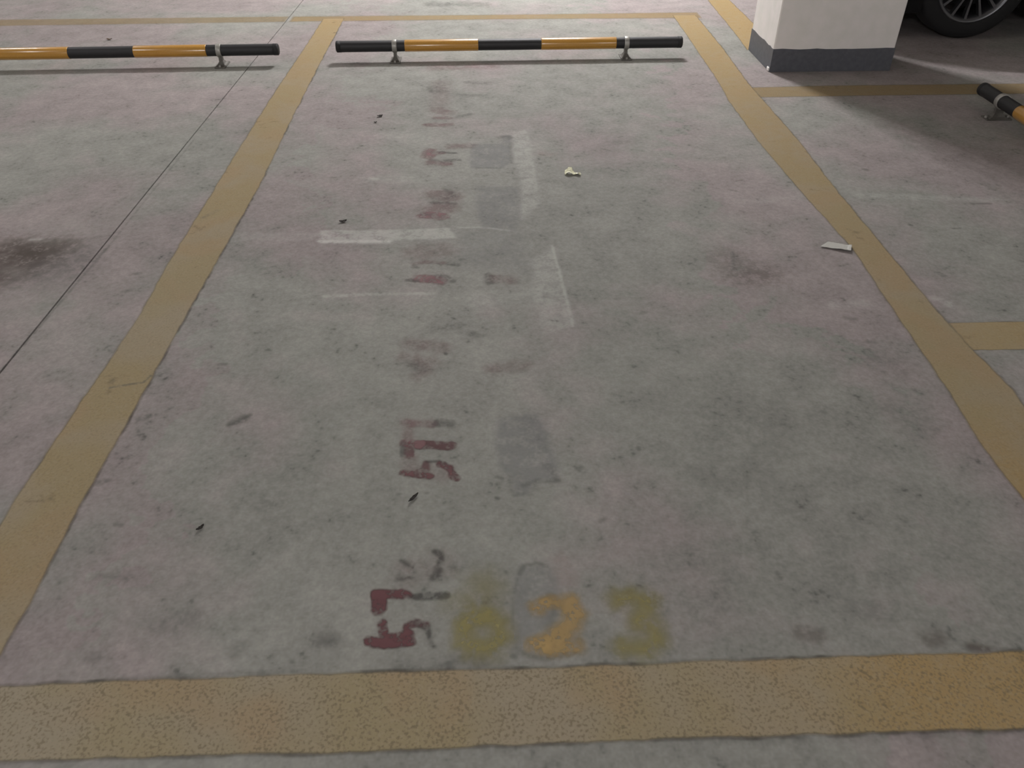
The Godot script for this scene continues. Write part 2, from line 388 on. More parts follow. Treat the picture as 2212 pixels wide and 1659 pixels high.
# ---------------------------------------------------------------- a canvas on the floor: pixels that lie at fixed metres
class Canvas:
	var x0: float
	var z0: float
	var mpp: float
	var w: int
	var h: int
	var px: PackedFloat32Array   # r g b a, sRGB 0..1

	func _init(ax: float, az: float, width: float, depth: float, step: float) -> void:
		x0 = ax
		z0 = az
		mpp = step
		w = int(ceil(width / step))
		h = int(ceil(depth / step))
		px = PackedFloat32Array()
		px.resize(w * h * 4)

	func over(i: int, c: Color, a: float) -> void:
		var k := i * 4
		var under := px[k + 3]
		var total := a + under * (1.0 - a)
		if total < 0.0005:
			return
		var f := a / total
		px[k] += (c.r - px[k]) * f
		px[k + 1] += (c.g - px[k + 1]) * f
		px[k + 2] += (c.b - px[k + 2]) * f
		px[k + 3] = total

	func image() -> Image:
		var by := PackedByteArray()
		by.resize(w * h * 4)
		for i in w * h * 4:
			by[i] = int(clampf(px[i] * 255.0 + 0.5, 0.0, 255.0))
		return Image.create_from_data(w, h, false, Image.FORMAT_RGBA8, by)

func stamp_stroke(cv: Canvas, c: Color, op: float, width: float, soft: float, wear: float, flat: Array) -> void:
	var pts := PackedVector2Array()
	for i in flat.size() / 2:
		pts.append(Vector2(flat[i * 2], flat[i * 2 + 1]))
	var area := width <= 0.0          # no width: the points bound a patch
	var r := 0.01 if area else width / 2.0
	var box := Rect2(pts[0], Vector2.ZERO)
	for p in pts:
		box = box.expand(p)
	box = box.grow(r + soft * 1.6 + 0.004)
	var i0 := clampi(int((box.position.x - cv.x0) / cv.mpp), 0, cv.w)
	var i1 := clampi(int((box.end.x - cv.x0) / cv.mpp) + 1, 0, cv.w)
	var j0 := clampi(int((box.position.y - cv.z0) / cv.mpp), 0, cv.h)
	var j1 := clampi(int((box.end.y - cv.z0) / cv.mpp) + 1, 0, cv.h)
	var jag := minf(r * 0.5, soft * 1.2)
	for j in range(j0, j1):
		var z := cv.z0 + (j + 0.5) * cv.mpp
		for i in range(i0, i1):
			var p := Vector2(cv.x0 + (i + 0.5) * cv.mpp, z)
			var d := 1e9
			for k in (pts.size() if area else maxi(pts.size() - 1, 1)):
				var a := pts[k]
				var b := pts[(k + 1) % pts.size()]
				var ab := b - a
				var t := clampf((p - a).dot(ab) / maxf(ab.length_squared(), 1e-9), 0.0, 1.0)
				d = minf(d, (p - a - ab * t).length())
			if area:
				d = -d if Geometry2D.is_point_in_polygon(p, pts) else d
			else:
				d -= r
			if d > soft + jag:
				continue
			d += n_edge.get_noise_2d(p.x, p.y) * jag
			var cov := 1.0 - smoothstep(-soft, soft, d)
			if cov <= 0.0:
				continue
			if wear > 0.0:
				var n := n_wear.get_noise_2d(p.x, p.y) * 0.7 + n_fine.get_noise_2d(p.x, p.y) * 0.5 + 0.5
				cov *= 0.35 + 0.65 * smoothstep(wear - 0.25, wear + 0.25, n)
			cv.over(j * cv.w + i, c, cov * op)

func sample(tab: Array, t: float) -> float:
	var n := tab.size() / 2
	if t <= tab[0]:
		return tab[1]
	for k in range(1, n):
		if t <= tab[k * 2]:
			var f: float = (t - tab[k * 2 - 2]) / maxf(tab[k * 2] - tab[k * 2 - 2], 1e-6)
			return lerpf(tab[k * 2 - 1], tab[k * 2 + 1], f)
	return tab[n * 2 - 1]

# a painted band between two measured edges; "along" is z or x
func stamp_band(cv: Canvas, along_z: bool, ea: Array, eb: Array, t0: float, t1: float, soft: float, opacity: float, speck: float, dirt_a: float, dirt_b: float, yellow := [0.0, 0.0]) -> void:
	var pale := Color8(157, 147, 127)
	var ochre := Color8(155, 143, 114)
	var deep := Color8(159, 141, 113)
	var rich := Color8(162, 139, 98)
	var grit := Color8(114, 104, 84)
	var edge := Color8(96, 92, 84)
	for j in cv.h:
		var z := cv.z0 + (j + 0.5) * cv.mpp
		for i in cv.w:
			var x := cv.x0 + (i + 0.5) * cv.mpp
			var t := z if along_z else x
			var s := x if along_z else z
			if t < t0 or t > t1:
				continue
			var wob := n_edge.get_noise_2d(x * 0.35, z * 0.35) * 0.004
			var a := sample(ea, t) + wob
			var b := sample(eb, t) + n_edge.get_noise_2d(x * 0.35 + 40.0, z * 0.35) * 0.004
			var inside := minf(s - a, b - s)
			var ends := minf(t - t0, t1 - t)
			var cov := smoothstep(-soft, soft, minf(inside, ends))
			var q := j * cv.w + i
			var rub := n_wear.get_noise_2d(x, z)
			if cov > 0.0:
				var big := n_big.get_noise_2d(x * 1.7 + 9.0, z * 1.7)
				var fine := n_fine.get_noise_2d(x, z)
				var c := pale.lerp(ochre, smoothstep(-0.25, 0.3, big)).lerp(deep, smoothstep(0.0, 0.45, n_big.get_noise_2d(x * 2.3 - 30.0, z * 2.3)) * 0.8)
				c = c.lerp(rich, clampf(sample(yellow, t) + rub * 0.5 * sample(yellow, t), 0.0, 1.0))
				c = c.lerp(grit, smoothstep(0.0, 0.55, n_fine.get_noise_2d(x * 1.5 + 3.0, z * 1.5) + rub * 0.3) * speck)
				c = c.lerp(Color8(172, 160, 136), smoothstep(0.1, 0.6, -fine) * 0.3)
				var hole := smoothstep(0.42, 0.85, rub * 0.5 + n_big.get_noise_2d(x * 3.0 + 70.0, z * 3.0) * 0.7)
				cv.over(q, c, cov * opacity * (1.0 - 0.35 * hole))
			var keep := smoothstep(-0.35, 0.25, n_big.get_noise_2d(x * 4.0, z * 4.0 + 21.0)) * (0.6 + rub)
			if dirt_a > 0.0:
				cv.over(q, edge, clampf(dirt_a * keep * (1.0 - smoothstep(0.001, 0.007, absf(s - a + 0.002))), 0.0, 1.0))
			if dirt_b > 0.0:
				cv.over(q, edge, clampf(dirt_b * keep * (1.0 - smoothstep(0.001, 0.007, absf(s - b - 0.002))), 0.0, 1.0))

func stamp_list(cv: Canvas, list: Array) -> void:
	for s in list:
		stamp_stroke(cv, TONE[s[0]], s[1], s[2], s[3], s[4], s[5])

# the paint film itself: only the cells of the canvas that hold paint become surface
func film(called: String, cv: Canvas, y: float, parent: Node3D, label := "", rough := 0.8) -> void:
	var st := begin()
	var cell := 8
	for cj in range(0, cv.h, cell):
		for ci in range(0, cv.w, cell):
			var e_i := mini(ci + cell, cv.w)
			var e_j := mini(cj + cell, cv.h)
			var most := 0.0
			for j in range(cj, e_j):
				for i in range(ci, e_i):
					most = maxf(most, cv.px[(j * cv.w + i) * 4 + 3])
			if most < 0.03:
				continue
			for v in [[ci, cj], [e_i, cj], [e_i, e_j], [ci, cj], [e_i, e_j], [ci, e_j]]:
				st.set_smooth_group(-1)
				st.set_normal(Vector3.UP)
				st.set_uv(Vector2(float(v[0]) / cv.w, float(v[1]) / cv.h))
				st.add_vertex(Vector3(cv.x0 + v[0] * cv.mpp, y, cv.z0 + v[1] * cv.mpp))
	var m := plain(Color.WHITE, rough)
	m.albedo_texture = ImageTexture.create_from_image(cv.image())
	m.transparency = BaseMaterial3D.TRANSPARENCY_ALPHA
	m.metallic_specular = 0.3
	part(called, st.commit(), m, parent, label)

func bounds(list: Array) -> Rect2:
	var first: Array = list[0][5]
	var box := Rect2(Vector2(first[0], first[1]), Vector2.ZERO)
	for s in list:
		var f: Array = s[5]
		for k in f.size() / 2:
			var q := Vector2(f[k * 2], f[k * 2 + 1])
			var g: float = s[2] / 2.0 + s[3] * 2.0 + 0.006
			box = box.merge(Rect2(q, Vector2.ZERO).grow(g))
	return box

# concrete colour: grain, blotches, pinkish and greenish grey patches, pores
func concrete(cv: Canvas) -> void:
	var maps := []
	for k in [[0.55, 3, 5], [6.0, 4, 6], [34.0, 3, 7], [0.8, 4, 8], [95.0, 2, 9]]:
		var f := FastNoiseLite.new()
		f.seed = k[2]
		f.frequency = k[0] * cv.mpp
		f.fractal_octaves = k[1]
		f.offset = Vector3(cv.x0 / cv.mpp, cv.z0 / cv.mpp, 0)
		maps.append(f.get_image(cv.w, cv.h, false, false, true).get_data())
	var big: PackedByteArray = maps[0]
	var mid: PackedByteArray = maps[1]
	var fine: PackedByteArray = maps[2]
	var hue: PackedByteArray = maps[3]
	var pore: PackedByteArray = maps[4]
	var p := cv.px
	for j in cv.h:
		var z := cv.z0 + j * cv.mpp
		for i in cv.w:
			var q := j * cv.w + i
			var x := cv.x0 + i * cv.mpp
			var worn := x + (big[q] / 255.0 - 0.5) * 0.9 + (mid[q] / 255.0 - 0.5) * 0.5
			var tread := 0.50 if (worn > -0.85 and worn < 0.85) else -0.16     # the bay's own floor is greyer than its neighbours
			var pink := clampf((hue[q] / 255.0 - 0.5) * 2.6 + 0.5 - tread + (mid[q] / 255.0 - 0.5) * 0.8, 0.0, 1.0)
			var lum := 1.0 + (big[q] / 255.0 - 0.5) * 0.10 + (mid[q] / 255.0 - 0.5) * 0.14 + (fine[q] / 255.0 - 0.5) * 0.13 + (pore[q] / 255.0 - 0.5) * 0.13
			var spot := fine[q] / 255.0 * 0.6 + mid[q] / 255.0 * 0.4
			if spot < 0.27:
				lum -= (0.27 - spot) * 1.6
			var k := q * 4
			p[k] = (0.553 + 0.019 * pink) * lum
			p[k + 1] = (0.553 - 0.013 * pink) * lum
			p[k + 2] = (0.529 + 0.004 * pink) * lum
			p[k + 3] = 1.0
	cv.px = p

# ---------------------------------------------------------------- builders
var m_black: StandardMaterial3D
var m_cap: StandardMaterial3D
var m_reflect: StandardMaterial3D
var m_steel: StandardMaterial3D
var m_iron: StandardMaterial3D

# tube across local x, its middle at y = 0.086
func wheel_stop(label: String, at: Vector3, turn: float, bands: Array, feet: Array, half: float) -> void:
	var t := thing("wheel_stop", label, "wheel stop", at, turn, "black and yellow tubular wheel stops")
	var y := 0.086
	var r := 0.032
	var st := begin()
	add_cyl(st, Vector3(-half + 0.006, y, 0), Vector3(half - 0.006, y, 0), r, r, 40)
	part("pole", st.commit(), m_black, t)
	for s in [-1, 1]:
		var cs := begin()
		var prof := [Vector2(0.0, half), Vector2(r * 0.86, half), Vector2(r + 0.0006, half - 0.004), Vector2(r + 0.0010, half - 0.007), Vector2(r + 0.0010, half - 0.03), Vector2(r - 0.001, half - 0.03)]
		add_lathe(cs, prof, Transform3D(Basis(Vector3(0, s, 0), Vector3(s, 0, 0), Vector3(0, 0, -1)), Vector3(0, y, 0)), 40)
		part("end_cap", done(cs), m_cap, t)
	for b in bands:
		var bs := begin()
		var ring := [Vector2(r - 0.002, b[0]), Vector2(r + 0.0014, b[0]), Vector2(r + 0.0022, b[0] + 0.003), Vector2(r + 0.0022, b[1] - 0.003), Vector2(r + 0.0014, b[1]), Vector2(r - 0.002, b[1])]
		add_lathe(bs, ring, Transform3D(Basis(Vector3(0, 1, 0), Vector3(1, 0, 0), Vector3(0, 0, -1)), Vector3(0, y, 0)), 40)
		part("reflective_band", done(bs), m_reflect, t, "glossy yellow band")
	for fx in feet:
		var f := Node3D.new()
		f.name = "bracket"
		t.add_child(f, true)
		f.position.x = fx
		var cl := begin()
		var cr := [Vector2(r + 0.0006, -0.014), Vector2(r + 0.0045, -0.014), Vector2(r + 0.0055, -0.012), Vector2(r + 0.0055, 0.012), Vector2(r + 0.0045, 0.014), Vector2(r + 0.0006, 0.014)]
		add_lathe(cl, cr, Transform3D(Basis(Vector3(0, 1, 0), Vector3(1, 0, 0), Vector3(0, 0, -1)), Vector3(0, y, 0)), 40)
		part("clamp", done(cl), m_steel, f)
		# saddle: flares towards the foot both along and across the tube
		var sd := begin()
		var rows := [[0.006, 0.026, 0.050], [0.013, 0.018, 0.034], [0.028, 0.009, 0.022], [0.054, 0.008, 0.020]]
		for k in rows.size() - 1:
			var lo: Array = rows[k]
			var hi: Array = rows[k + 1]
			var cl_lo := [Vector3(-lo[1], lo[0], -lo[2]), Vector3(lo[1], lo[0], -lo[2]), Vector3(lo[1], lo[0], lo[2]), Vector3(-lo[1], lo[0], lo[2])]
			var cl_hi := [Vector3(-hi[1], hi[0], -hi[2]), Vector3(hi[1], hi[0], -hi[2]), Vector3(hi[1], hi[0], hi[2]), Vector3(-hi[1], hi[0], hi[2])]
			for e in 4:
				var e2 := (e + 1) % 4
				for v in [cl_lo[e], cl_lo[e2], cl_hi[e2], cl_lo[e], cl_hi[e2], cl_hi[e]]:
					sd.set_smooth_group(-1)
					sd.add_vertex(v)
		part("saddle", done(sd), m_iron, f)
		part("foot_plate", bevel_box(Vector3(0.064, 0.006, 0.130), 0.0015, Vector3(0, 0.003, 0)), m_iron, f)
		for s in [-1, 1]:
			var bo := begin()
			add_cyl(bo, Vector3(0.0, 0.005, s * 0.056), Vector3(0.0, 0.016, s * 0.056), 0.008, 0.007, 6)
			part("bolt", bo.commit(), m_steel, f)

func pillar() -> void:
	var t := thing("pillar", "square white painted pillar with a dark grey painted foot", "pillar", Vector3(2.004, 0, -5.0))
	var white := mottled(Color8(228, 226, 220), Color8(238, 233, 230), 0.02, 0.75, 0.9)
	var grey := mottled(Color8(82, 84, 90), Color8(97, 99, 105), 0.03, 0.42, 1.6)
	part("shaft", bevel_box(Vector3(0.708, 3.7, 0.46), 0.006, Vector3(0, 1.85, 0)), white, t)
	# grey foot paint: a skin with an uneven top edge
	var st := begin()
	var c := [Vector2(-0.356, 0.232), Vector2(0.356, 0.232), Vector2(0.356, -0.232), Vector2(-0.356, -0.232)]
	var rng := RandomNumberGenerator.new()
	rng.seed = 12
	for e in 4:
		var a: Vector2 = c[e]
		var b: Vector2 = c[(e + 1) % 4]
		var n := 14
		var prev := 0.128
		for k in n:
			var p := a.lerp(b, float(k) / n)
			var q := a.lerp(b, float(k + 1) / n)
			var nxt := 0.128 if k == n - 1 else 0.128 + rng.randf_range(-0.003, 0.003)
			for v in [Vector3(p.x, 0.001, p.y), Vector3(p.x, prev, p.y), Vector3(q.x, nxt, q.y), Vector3(p.x, 0.001, p.y), Vector3(q.x, nxt, q.y), Vector3(q.x, 0.001, q.y)]:
				st.set_smooth_group(-1)
				st.add_vertex(v)
			var pi := p * 0.985
			var qi := q * 0.985
			for v in [Vector3(p.x, prev, p.y), Vector3(pi.x, prev, pi.y), Vector3(qi.x, nxt, qi.y), Vector3(p.x, prev, p.y), Vector3(qi.x, nxt, qi.y), Vector3(q.x, nxt, q.y)]:
				st.set_smooth_group(-1)
				st.add_vertex(v)
			prev = nxt
	part("foot_paint", done(st), grey, t, "dark grey painted foot")
	part("plaster_chip", bevel_box(Vector3(0.012, 0.022, 0.036), 0.004, Vector3(-0.356, 0.012, 0.205)), white, t, "white chip at the corner")

func wheel(parent: Node3D, at: Vector3, outward: float, m_tyre: Material, m_rim: Material, m_dark: Material) -> void:
	var w := Node3D.new()
	w.name = "wheel"
	parent.add_child(w, true)
	w.position = at
	var xf := Transform3D(Basis(Vector3(1, 0, 0), Vector3(0, 0, outward), Vector3(0, 1, 0)), Vector3.ZERO)
	var ty := begin()
	add_lathe(ty, [Vector2(0.245, 0.0), Vector2(0.262, 0.010), Vector2(0.30, 0.014), Vector2(0.332, 0.004), Vector2(0.347, -0.016), Vector2(0.350, -0.05), Vector2(0.350, -0.17), Vector2(0.345, -0.20), Vector2(0.31, -0.222), Vector2(0.245, -0.215)], xf, 64, true)
	part("tyre", done(ty), m_tyre, w)
	var ri := begin()
	add_lathe(ri, [Vector2(0.252, 0.006), Vector2(0.256, -0.004), Vector2(0.236, -0.016), Vector2(0.228, -0.05), Vector2(0.222, -0.20), Vector2(0.214, -0.20), Vector2(0.218, -0.05), Vector2(0.224, -0.010), Vector2(0.244, 0.008)], xf, 64, true)
	part("rim", done(ri), m_rim, w)
	var di := begin()
	add_lathe(di, [Vector2(0.0, -0.09), Vector2(0.17, -0.09), Vector2(0.17, -0.11), Vector2(0.0, -0.11)], xf, 40)
	part("brake_disc", done(di), m_dark, w)
	var hu := begin()
	add_lathe(hu, [Vector2(0.0, 0.006), Vector2(0.03, 0.004), Vector2(0.055, -0.010), Vector2(0.06, -0.05), Vector2(0.0, -0.05)], xf, 32)
	part("hub", done(hu), m_rim, w)
	for k in 15:
		var a := TAU * (k + 0.13) / 15.0
		var d := Vector3(cos(a), sin(a), 0)
		var side := Vector3(-sin(a), cos(a), 0)
		var sp := begin()
		var sec := [[0.045, 0.011, -0.012], [0.14, 0.009, -0.006], [0.232, 0.013, -0.004]]
		for s in 2:
			var p: Array = sec[s]
			var q: Array = sec[s + 1]
			var c0 := []
			var c1 := []
			for o in [[-1.0, -0.030], [-0.7, 0.0], [0.7, 0.0], [1.0, -0.030]]:
				c0.append(d * p[0] + side * (p[1] * o[0]) + Vector3(0, 0, outward * (p[2] + o[1])))
				c1.append(d * q[0] + side * (q[1] * o[0]) + Vector3(0, 0, outward * (q[2] + o[1])))
			for e in 4:
				var e2 := (e + 1) % 4
				for v in [c0[e], c0[e2], c1[e2], c0[e], c1[e2], c1[e]]:
					sp.set_smooth_group(-1)
					sp.add_vertex(v)
		part("spoke", done(sp), m_rim, w)

# layers: [z, scale about the middle, lift]; outline in (x, y)
func skin(outline: PackedVector2Array, layers: Array, mid: Vector2) -> ArrayMesh:
	var st := begin()
	var n := outline.size()
	var put := func(i: int, l: Array) -> Vector3:
		var p := outline[i]
		return Vector3(mid.x + (p.x - mid.x) * l[1], mid.y + (p.y - mid.y) * l[2], l[0])
	for k in layers.size() - 1:
		for i in n:
			var j := (i + 1) % n
			for v in [put.call(i, layers[k]), put.call(j, layers[k]), put.call(j, layers[k + 1]), put.call(i, layers[k]), put.call(j, layers[k + 1]), put.call(i, layers[k + 1])]:
				st.set_smooth_group(-1)
				st.add_vertex(v)
	var ids := Geometry2D.triangulate_polygon(outline)
	for l in [layers[0], layers[layers.size() - 1]]:
		for i in ids:
			st.set_smooth_group(-1)
			st.add_vertex(put.call(i, l))
	return done(st)

func car() -> void:
	var t := thing("car", "black car with dark multi-spoke alloy wheels, parked behind the white pillar", "car", Vector3(2.18, 0, -6.33))
	var paint := plain(Color8(12, 12, 13), 0.45)
	paint.metallic_specular = 0.3
	var under := plain(Color8(16, 16, 16), 0.9)
	var glass := plain(Color8(14, 16, 18), 0.08)
	var tyre := plain(Color8(24, 24, 25), 0.85)
	var rim := plain(Color8(112, 113, 116), 0.35, 0.85)
	var out := PackedVector2Array()
	for p in [Vector2(0.10, 0.15), Vector2(0.03, 0.24), Vector2(0.0, 0.42), Vector2(0.02, 0.60), Vector2(0.12, 0.72), Vector2(0.55, 0.83), Vector2(1.10, 0.92), Vector2(2.6, 0.96), Vector2(4.3, 1.00), Vector2(4.78, 0.96), Vector2(4.88, 0.74), Vector2(4.88, 0.42), Vector2(4.80, 0.20)]:
		out.append(p)
	for c in [3.67, 0.92]:
		for k in 15:
			var a := PI * (0.5 - 0.5) + PI * k / 14.0
			var p := Vector2(c + 0.395 * cos(a), 0.345 + 0.395 * sin(a))
			if k == 0:
				out.append(Vector2(p.x, 0.15))
			out.append(p)
			if k == 14:
				out.append(Vector2(p.x, 0.15))
	part("body", skin(out, [[-0.90, 0.955, 0.97], [-0.86, 0.985, 1.0], [-0.6, 1.0, 1.0], [0.6, 1.0, 1.0], [0.86, 0.985, 1.0], [0.90, 0.955, 0.97]], Vector2(2.3, 0.6)), paint, t)
	part("underbody", bevel_box(Vector3(4.5, 0.50, 1.28), 0.05, Vector3(2.44, 0.42, 0)), under, t)
	var cab := PackedVector2Array([Vector2(1.06, 0.90), Vector2(1.45, 1.16), Vector2(1.90, 1.39), Vector2(2.5, 1.46), Vector2(3.3, 1.42), Vector2(3.9, 1.22), Vector2(4.25, 0.98)])
	part("cabin", skin(cab, [[-0.80, 0.93, 0.93], [-0.72, 0.97, 0.98], [-0.5, 1.0, 1.0], [0.5, 1.0, 1.0], [0.72, 0.97, 0.98], [0.80, 0.93, 0.93]], Vector2(2.6, 0.92)), paint, t)
	for s in [-1.0, 1.0]:
		part("side_window", skin(PackedVector2Array([Vector2(1.45, 1.00), Vector2(1.95, 1.30), Vector2(2.62, 1.36), Vector2(2.62, 1.00)]), [[s * 0.785, 1.0, 1.0], [s * 0.812, 1.0, 1.0]], Vector2(2.3, 1.0)), glass, t)
		part("side_window", skin(PackedVector2Array([Vector2(2.70, 1.00), Vector2(2.70, 1.36), Vector2(3.28, 1.33), Vector2(3.78, 1.12), Vector2(3.90, 1.02)]), [[s * 0.785, 1.0, 1.0], [s * 0.812, 1.0, 1.0]], Vector2(2.3, 1.0)), glass, t)
		part("sill", bevel_box(Vector3(1.90, 0.12, 0.05), 0.012, Vector3(2.295, 0.20, s * 0.885)), under, t)
		part("headlamp", bevel_box(Vector3(0.10, 0.11, 0.38), 0.03, Vector3(0.10, 0.64, s * 0.62)), glass, t)
		for wx in [0.92, 3.67]:
			wheel(t, Vector3(wx, 0.350, s * 0.905), s, tyre, rim, under)
	part("grille", bevel_box(Vector3(0.06, 0.20, 0.80), 0.02, Vector3(0.03, 0.45, 0)), under, t)

# crumpled sheet: a grid bent by folds and noise
func crumple(size: Vector2, nx: int, nz: int, lift: Callable, thick: float) -> ArrayMesh:
	var st := begin()
	for side in [1.0, -1.0]:
		for j in nz:
			for i in nx:
				var v := []
				for o in [[0, 0], [1, 0], [1, 1], [0, 1]]:
					var u := float(i + o[0]) / nx
					var w := float(j + o[1]) / nz
					var p: Vector3 = lift.call(u, w)
					v.append(Vector3((u - 0.5) * size.x, 0, (w - 0.5) * size.y) + p + Vector3(0, side * thick / 2, 0))
				var order := [0, 1, 2, 0, 2, 3] if side > 0 else [0, 2, 1, 0, 3, 2]
				for k in order:
					st.set_smooth_group(-1)
					st.add_vertex(v[k])
	return done(st)

func scrap(called: String, label: String, cat: String, at: Vector3, turn: float, size: Vector2, curl: float, seed_: int, mat: Material, group := "") -> void:
	var fn := FastNoiseLite.new()
	fn.seed = seed_
	fn.frequency = 1.4
	var lift := func(u: float, w: float) -> Vector3:
		var e := 4.0 * (u - 0.5) * (u - 0.5)
		var taper := (1.0 - 0.75 * e) 
		var y := curl * (0.25 + 0.5 * e + 0.5 * fn.get_noise_2d(u * 2.0, w * 2.0))
		return Vector3(0, maxf(y, 0.0) + 0.0022, (w - 0.5) * size.y * (taper - 1.0) + 0.25 * size.y * fn.get_noise_2d(u * 3.0 + 9.0, 0.0))
	var o := part(numbered(called), crumple(size, 8, 4, lift, 0.0008), mat, self, label)
	o.position = at
	o.rotation.y = turn
	o.set_meta("category", cat)
	if group != "":
		o.set_meta("group", group)

# batten with one tube; its light leaves from just below the glass
func tube_light(label: String, at: Vector3, turn: float, energy: float, colour: Color, size := 1.2) -> void:
	var h := size / 2.0
	var t := thing("tube_light", label, "ceiling light", at, turn, "tube lights under the garage ceiling")
	var white := plain(Color8(225, 225, 222), 0.5)
	var metal := plain(Color8(150, 150, 150), 0.4, 0.8)
	part("housing", bevel_box(Vector3(size + 0.06, 0.05, 0.09), 0.006, Vector3(0, 0.065, 0)), white, t)
	for s in [-1, 1]:
		part("lamp_holder", bevel_box(Vector3(0.024, 0.06, 0.036), 0.004, Vector3(s * (h + 0.012), 0.012, 0)), white, t)
		var rod := begin()
		add_cyl(rod, Vector3(s * h * 0.75, 0.088, 0), Vector3(s * h * 0.75, 3.7 - at.y + 0.01, 0), 0.006, 0.006, 10)
		part("hanger_rod", rod.commit(), metal, t)
	var glow := plain(Color8(240, 240, 238), 0.4)
	glow.emission_enabled = true
	glow.emission = colour
	glow.emission_energy_multiplier = 1.0
	var tb := begin()
	add_cyl(tb, Vector3(-h, 0, 0), Vector3(h, 0, 0), 0.013, 0.013, 20)
	part("tube", tb.commit(), glow, t)
	for k in 4:
		var l := OmniLight3D.new()
		l.name = "tube_glow"
		l.light_color = colour
		l.light_energy = energy / 4.0
		l.light_size = 0.02
		l.omni_range = 40.0
		l.omni_attenuation = 2.0
		l.shadow_enabled = true
		t.add_child(l, true)
		l.position = Vector3(h * (-0.75 + 0.5 * k), -0.036, 0)

